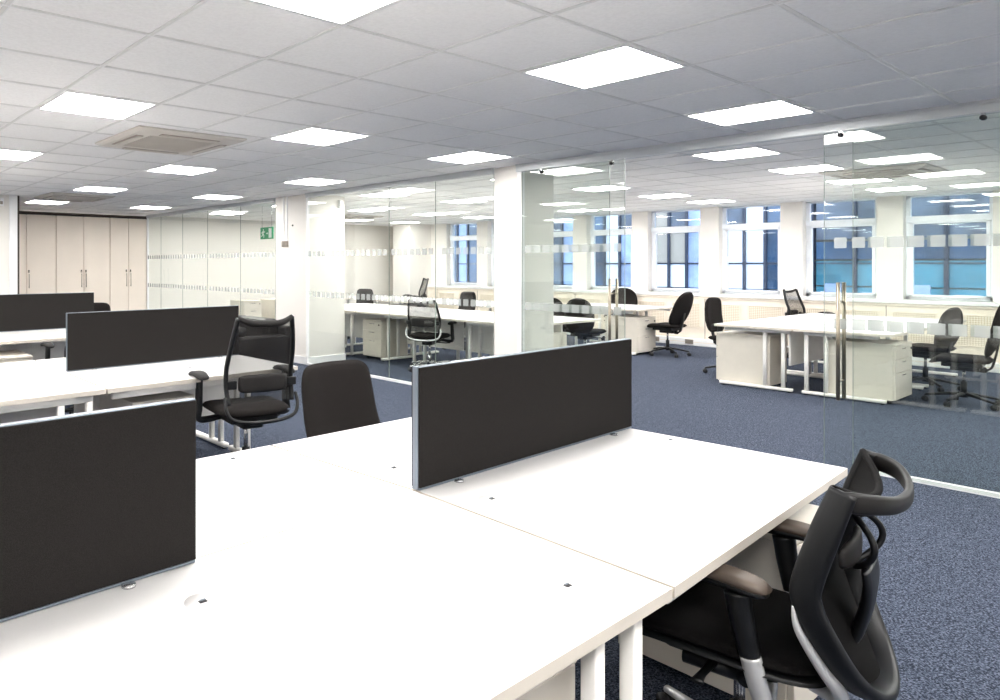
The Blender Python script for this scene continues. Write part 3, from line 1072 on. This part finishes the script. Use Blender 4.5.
def hero_chair(label, loc, rot):
    t = thing('mesh_office_chair', label, 'chair', loc, rot)
    star_base(t, 'silver', .32, .9); gas_lift(t, .36, 'plastic')
    # seat
    def f(a, b, c_):
        return (a, .03 + b, .455 + c_ - .05 * max(0, b / .25 - .45) ** 2 * 3 + .015 * (a / .25) ** 2)
    s = MB(); s.pillow(.245, .255, .022, 'meshweave_seat', f, n=4.5, rings=8, seg=48); s.build('seat', t)
    sh = MB()
    def f2(a, b, c_):
        return (a, .03 + b, .428 + c_ - .05 * max(0, b / .25 - .45) ** 2 * 3 + .015 * (a / .25) ** 2)
    sh.pillow(.25, .26, .014, 'plastic', f2, n=4.5, rings=5, seg=48)
    sh.box(-.13, .13, -.12, .16, .37, .42, 'plastic', .02)
    sh.tube([(-.10, .02, .39), (-.22, .03, .385), (-.27, .03, .385)], [(.012, .008), (.010, .007), (.016, .006)], 'plastic', seg=10)
    sh.tube([(-.13, -.04, .375), (-.135, .10, .375)], .022, 'plastic', seg=12)
    sh.tube([(-.20, -.06, .395), (-.13, -.06, .395)], .018, 'plastic', seg=12)
    sh.build('seat_shell', t)
    # outer frame of the back, one swept band each side joining at the foot
    half = [(-.237, -.262, .924), (-.247, -.232, .83), (-.250, -.196, .70), (-.246, -.196, .65), (-.232, -.216, .59), (-.185, -.258, .49), (-.11, -.292, .425), (0, -.305, .405)]
    sec = [(.027, .011), (.031, .013), (.031, .013), (.031, .014), (.030, .015), (.030, .016), (.032, .015), (.034, .014)]
    full = half + [(-p[0], p[1], p[2]) for p in half[:-1]][::-1]
    secs = sec + sec[:-1][::-1]
    fr = MB(); fr.band(full, secs, 'plastic', (0, -.06, .66))
    fr.build('back_frame', t)
    # carrying loop at the top rear
    lp = [(-.238, -.243, .900), (-.234, -.276, .902), (-.19, -.318, .896), (-.11, -.345, .885), (0, -.355, .881)]
    lpf = lp + [(-p[0], p[1], p[2]) for p in lp[:-1]][::-1]
    lo = MB(); lo.tube(lpf, [(.008, .020), (.010, .024), (.009, .022), (.009, .019), (.009, .018), (.009, .019), (.009, .022), (.010, .024), (.008, .020)], 'softblack', seg=14, flat=3.5)
    lo.build('headrest_loop', t)
    # mesh hung in the frame
    def prof(z):
        tab = [(.42, -.290, .09), (.49, -.255, .175), (.59, -.212, .225), (.65, -.190, .238), (.70, -.190, .24), (.83, -.225, .238), (.94, -.258, .23)]
        for a, b in zip(tab, tab[1:]):
            if z <= b[0]:
                k = (z - a[0]) / (b[0] - a[0])
                return a[1] + (b[1] - a[1]) * k, a[2] + (b[2] - a[2]) * k
        return tab[-1][1], tab[-1][2]
    nx, nz = 20, 30; vs = []
    for k in range(nz + 1):
        z = .43 + (.925 - .43) * k / nz; y, w_ = prof(z)
        for i_ in range(nx + 1):
            s_ = -1 + 2 * i_ / nx
            bow = (1 - s_ * s_) * (.028 + .03 * max(0, (z - .75) / .18) ** 2)
            vs.append((s_ * w_, y - bow + .012, z - .05 * (1 - s_ * s_) * max(0, (z - .8) / .13)))
    fs = [(k * (nx + 1) + i_, k * (nx + 1) + i_ + 1, (k + 1) * (nx + 1) + i_ + 1, (k + 1) * (nx + 1) + i_) for k in range(nz) for i_ in range(nx)]
    me = MB(); me.add(vs, fs, 'meshweave', True)
    topline = [vs[nz * (nx + 1) + i_] for i_ in range(0, nx + 1, 4)]
    me.tube(topline, [(.008, .010)] * len(topline), 'meshweave_seat', seg=8)
    for dz in (.014, .028, .042):
        me.tube([(p[0], p[1] - .001, p[2] - dz) for p in topline], [(.003, .004)] * len(topline), 'meshweave_seat', seg=6)
    me.build('mesh_back', t)
    # lumbar ring and spine
    sp = MB()
    sp.tube([(0, -.282, .70), (0, -.285, .65), (0, -.272, .57), (0, -.242, .49), (0, -.16, .41)], [(.095, .010), (.085, .012), (.055, .014), (.045, .014), (.05, .014)], 'plastic', seg=14, ref=(0, 1, .3), flat=3)
    sp.build('spine', t)
    lr = MB()
    ring = [(.075 * math.cos(a), -.250 - .050 * math.cos(a) ** 2, .755 + .068 * math.sin(a)) for a in [2 * PI * k / 16 for k in range(16)]]
    lr.tube(ring, .0075, 'plastic', seg=10, closed=True, res=2, ref=(1, .2, 0))
    def f3(a, b, c_):
        return (a, -.235 + c_ - .02 * (1 - (a / .14) ** 2), .73 + b)
    lr.pillow(.13, .035, .010, 'softplastic', f3, n=3, rings=4, seg=24)
    lr.build('lumbar_support', t)
    # silver arms carrying the back
    for s in (-1, 1):
        q = MB(); q.tube([(s * .252, -.170, .640), (s * .246, -.178, .585), (s * .212, -.215, .500), (s * .165, -.245, .430), (s * .10, -.225, .385), (s * .04, -.15, .375)],
                         [(.003, .003), (.008, .009), (.012, .014), (.016, .018), (.02, .016), (.02, .015)], 'silver', seg=12, ref=(1, 0, .2))
        q.build('back_strut', t)
        # arm
        a = MB()
        a.tube([(s * .250, -.055, .635), (s * .247, -.065, .56), (s * .240, -.08, .48)], [(.024, .030), (.021, .027), (.019, .023)], 'plastic', seg=14, ref=(0, 1, 0))
        ao = a.build('armrest', t)
        lo2 = MB(); lo2.tube([(s * .240, -.08, .482), (s * .225, -.095, .40), (s * .19, -.10, .355), (s * .08, -.09, .35)], [(.0195, .0235), (.019, .023), (.020, .022), (.022, .016)], 'silver', seg=14, ref=(0, 1, 0))
        lo2.build('lower_bracket', ao)
        def f4(p, q_, r_):
            tw = -s * .10
            return (s * .245 + p * (1 - .25 * q_ / .13) + tw * q_, -.02 - .03 * (s > 0) + q_, .668 + r_ - .014 * (q_ / .13) ** 2)
        b = MB(); b.pillow(.038, .108, .015, 'armtop', f4, n=3.4, rings=5, seg=32)
        def f5(p, q_, r_):
            x_, y_, z_ = f4(p, q_, r_); return (x_, y_, z_ - .014)
        b.pillow(.035, .103, .013, 'plastic', f5, n=3.4, rings=4, seg=32)
        b.build('arm_pad', ao)
    return t


def band(self, pts, secs, m, inward):
    """sweep whose wide axis points roughly along the chair's depth"""
    return self.tube(pts, secs, m, seg=16, flat=3.2, ref=(1, 0, 0.0)) if False else _band(self, pts, secs, m)


def _band(self, pts, secs, m):
    P = [Vector(p) for p in pts]; n = len(P); Q = []; RR = []; res = 7
    for i in range(n - 1):
        a, b, c_, d = P[max(i - 1, 0)], P[i], P[i + 1], P[min(i + 2, n - 1)]
        for k in range(res):
            t = k / res
            Q.append(0.5 * ((2 * b) + (c_ - a) * t + (2 * a - 5 * b + 4 * c_ - d) * t * t + (3 * b - a - 3 * c_ + d) * t ** 3))
            RR.append((secs[i][0] * (1 - t) + secs[i + 1][0] * t, secs[i][1] * (1 - t) + secs[i + 1][1] * t))
    Q.append(P[-1]); RR.append(secs[-1])
    N_ = len(Q); seg = 16; vs = []
    for i in range(N_):
        t = (Q[min(i + 1, N_ - 1)] - Q[max(i - 1, 0)]).normalized()
        cen = Vector((0, Q[i].y, .70))
        out = (Q[i] - cen); out.y = 0
        if out.length < 1e-4: out = Vector((0, 0, -1))
        out.normalize()
        wide = t.cross(out).normalized()          # mostly along depth
        thin = wide.cross(t).normalized()
        a, b = RR[i]
        for k in range(seg):
            th = 2 * PI * k / seg
            cx_, sx = math.cos(th), math.sin(th)
            cx_ = math.copysign(abs(cx_) ** .6, cx_); sx = math.copysign(abs(sx) ** .6, sx)
            vs.append(Q[i] + wide * (a * cx_) + thin * (b * sx))
    fs = [(i * seg + k, i * seg + (k + 1) % seg, (i + 1) * seg + (k + 1) % seg, (i + 1) * seg + k) for i in range(N_ - 1) for k in range(seg)]
    fs.append(tuple(range(seg))[::-1]); fs.append(tuple((N_ - 1) * seg + k for k in range(seg)))
    self.add(vs, fs, m, True)
    return self


MB.band = band
M['meshweave_seat'] = mat('ribbed_black_mesh', srgb(15, 13, 13), 0.8, spec=0.12, bump=(350, .6))
M['softblack'] = mat('matt_black_rubberised_plastic', srgb(22, 20, 19), 0.5, spec=0.4)
M['armtop'] = mat('highlight_brown_arm_pad', srgb(84, 73, 64), 0.45, spec=0.5)  # lightened brown puts the highlight on the pad tops into their colour

hero_chair('large black mesh chair with silver arms tucked under the foreground desk', (2.125, .835, 0), R(8))
mesh_chair('black mesh chair with curved bottom bar left of the plain fabric chair', (2.385, 3.84, 0), R(-9), zt=1.12, seat=.52, armz=.75)
# plain fabric chair facing the photographer
t = operator_chair('plain charcoal fabric chair back above the desk edge, left of the central screen', (2.235, 2.46, 0), PI + R(3), hb=.52, wb=.245, n=6.5, zt=.95, lean=20, seat=.46)
mesh_chair('mesh chair between second and third bank, its arm showing beside the screen', (2.20, 6.40, 0), 0, zt=.92, seat=.46, veil='meshweave', armz=.72)
operator_chair('dark chair at the end of the third bank, just its top showing above the screen', (2.95, 8.1, 0), R(170), zt=.98, n=6)
operator_chair('black armless chair at the left side of the right-hand bank', (9.98, 4.02, 0), R(176), n=5, zt=1.0, hb=.46, arms=True, wb=.2)
mesh_chair('black mesh chair far behind the right-hand bank in front of the windows', (12.62, 3.95, 0), R(172), zt=1.05, seat=.48)
operator_chair('black round-topped chair behind the right glass door, next to the window pier', (10.68, 2.22, 0), R(-16), n=2.6, zt=.96, hb=.5, lean=16)
operator_chair('large black chair cut by the right picture edge behind the glass', (9.72, 1.72, 0), R(5), n=2.6, zt=1.08, hb=.58, wb=.24, lean=16)
operator_chair('black operator chair with swept-back rest beside the white pedestal by the windows', (11.27, 5.47, 0), R(-4), n=2.6, zt=1.02, hb=.56, wb=.26, lean=24, arms=False)
operator_chair('black dome-backed chair behind the window desk, seen through the left door handle', (12.6, 7.0, 0), R(105), n=2.4, zt=1.0, hb=.5, wb=.26)
operator_chair('left of two black round-topped chairs behind the left glass door', (9.85, 6.50, 0), R(-80), n=2.4, zt=.93, hb=.52)
operator_chair('right of two black round-topped chairs behind the left glass door', (9.38, 5.74, 0), R(-80), n=2.4, zt=.96, hb=.52)
mesh_chair('mesh chair with chrome base at the front desk of the far office', (7.05, 6.62, 0), R(-66), zt=.97, seat=.47, base='chrome', silver=True, armz=.66, veil='meshopen')
operator_chair('small grey-black chair behind the left end of the far office desks', (9.05, 10.4, 0), R(100), n=6, zt=.96, hb=.5)
operator_chair('small black tilted chair behind the far office desks, near the central column', (9.3, 8.08, 0), R(84), n=6, zt=.97, hb=.5, lean=16, wb=.2)
mesh_chair('narrow mesh chair with arm at the far end of the far office', (11.8, 11.6, 0), R(60), zt=1.12, seat=.5, armz=.72)

# ------------------------------------------------------------------ black sofa behind the second bank
t = thing('sofa', 'black leather sofa behind the second bank, seen through the mesh chair', 'sofa', (4.18, 6.85, 0))
s = MB(); s.box(0, .70, .16, 1.5, .08, .42, 'leather', .02); s.build('base', t)
for k, y in enumerate((.17, .84)):
    s = MB(); s.box(.02, .52, y, y + .66, .40, .50, 'leather', .03); s.build('seat_cushion', t)
for k, y in enumerate((.17, .84)):
    s = MB(); s.box(.46, .66, y + .005, y + .655, .45, .78, 'leather', .045); s.build('back_cushion', t)
s = MB(); s.box(.64, .75, .0, 1.66, .08, .70, 'leather', .025); s.build('back_panel', t)
for y in (0, 1.5):
    s = MB(); s.box(0, .75, y, y + .16, .08, .60, 'leather', .022); s.build('armrest', t)
s = MB(); s.tube([(.06, .10, .655), (.06, .62, .655)], [(.085, .06)] * 2, 'leather', seg=18, flat=2.6); s.build('bolster', t)
for x in (.06, .69):
    for y in (.06, 1.6):
        MB().cyl((x, y), .02, 0, .08, 'chrome', 12).build('foot', t)

# ------------------------------------------------------------------ opposite building outside the windows
t = thing('opposite_building', 'blue and white glazed building across the street outside the windows', 'building', (18.5, 6, 0))
w = MB(); w.box(.3, 1.2, -9, 16, -4, 9, 'beigewall'); w.build('facade', t)
teal_lines = [-.2 + .75, -.95, -2.44, -3.93, -5.42, -6.91, -8.4]
for a, b in zip(teal_lines[1:], [-.2] + teal_lines[1:-1]):
    for (z0, z1, mm) in ((-1, .95, 'tealglass'), (.98, 1.52, 'tealglass'), (1.56, 1.95, 'blueglass'), (2.0, 2.3, 'greyglass'), (2.34, 5, 'greyglass')):
        MB().box(.2, .28, a + .03, b - .03, z0, z1, mm).build('window_pane', t)
    MB().box(.12, .3, a - .035, a + .035, -1, 5, 'navy').build('mullion', t)
    MB().box(.17, .2, a + .25, a + .55, .3, 1.02, 'skypanel').build('window_blind', t)
    MB().box(.17, .2, b - .50, b - .12, .3, .84, 'whitepanel').build('window_blind', t)
MB().box(.12, .3, -.2, -.12, -1, 5, 'navy').build('mullion', t)
cells = ['skypanel', 'blueglass', 'whitepanel', 'whitepanel', 'skypanel', 'skypanel', 'beigewall', 'beigewall', 'greyglass', 'skypanel',
         'whitepanel', 'blueglass', 'whitepanel', 'skypanel', 'greyglass', 'whitepanel', 'skypanel', 'greyglass', 'blueglass', 'skypanel']
for k in range(34):
    y0 = -.12 + .45 * k
    mm = cells[k] if k < len(cells) else ('greyglass', 'blueglass', 'skypanel', 'blueglass')[k % 4]
    low = 'whitepanel' if mm == 'beigewall' else mm
    for (z0, z1, m2) in ((-1, .84, 'greyglass' if mm == 'beigewall' else low), (.86, 1.45, low), (1.49, 2.28, mm), (2.32, 5, mm if k % 3 else 'greyglass')):
        MB().box(.2, .28, y0 + .02, y0 + .43, z0, z1, m2).build('window_pane', t)
    MB().box(.14, .3, y0 + .42, y0 + .48, -1, 5, 'navy').build('mullion', t)
w = MB()
for z0, z1 in ((1.455, 1.485), (2.28, 2.32)):
    w.box(.17, .3, -9, 16, z0, z1, 'navy')
w.build('floor_band', t)
MB().box(13.6, 40, -30, 40, -4.2, -4, 'beigewall').build('ground', kind='structure')
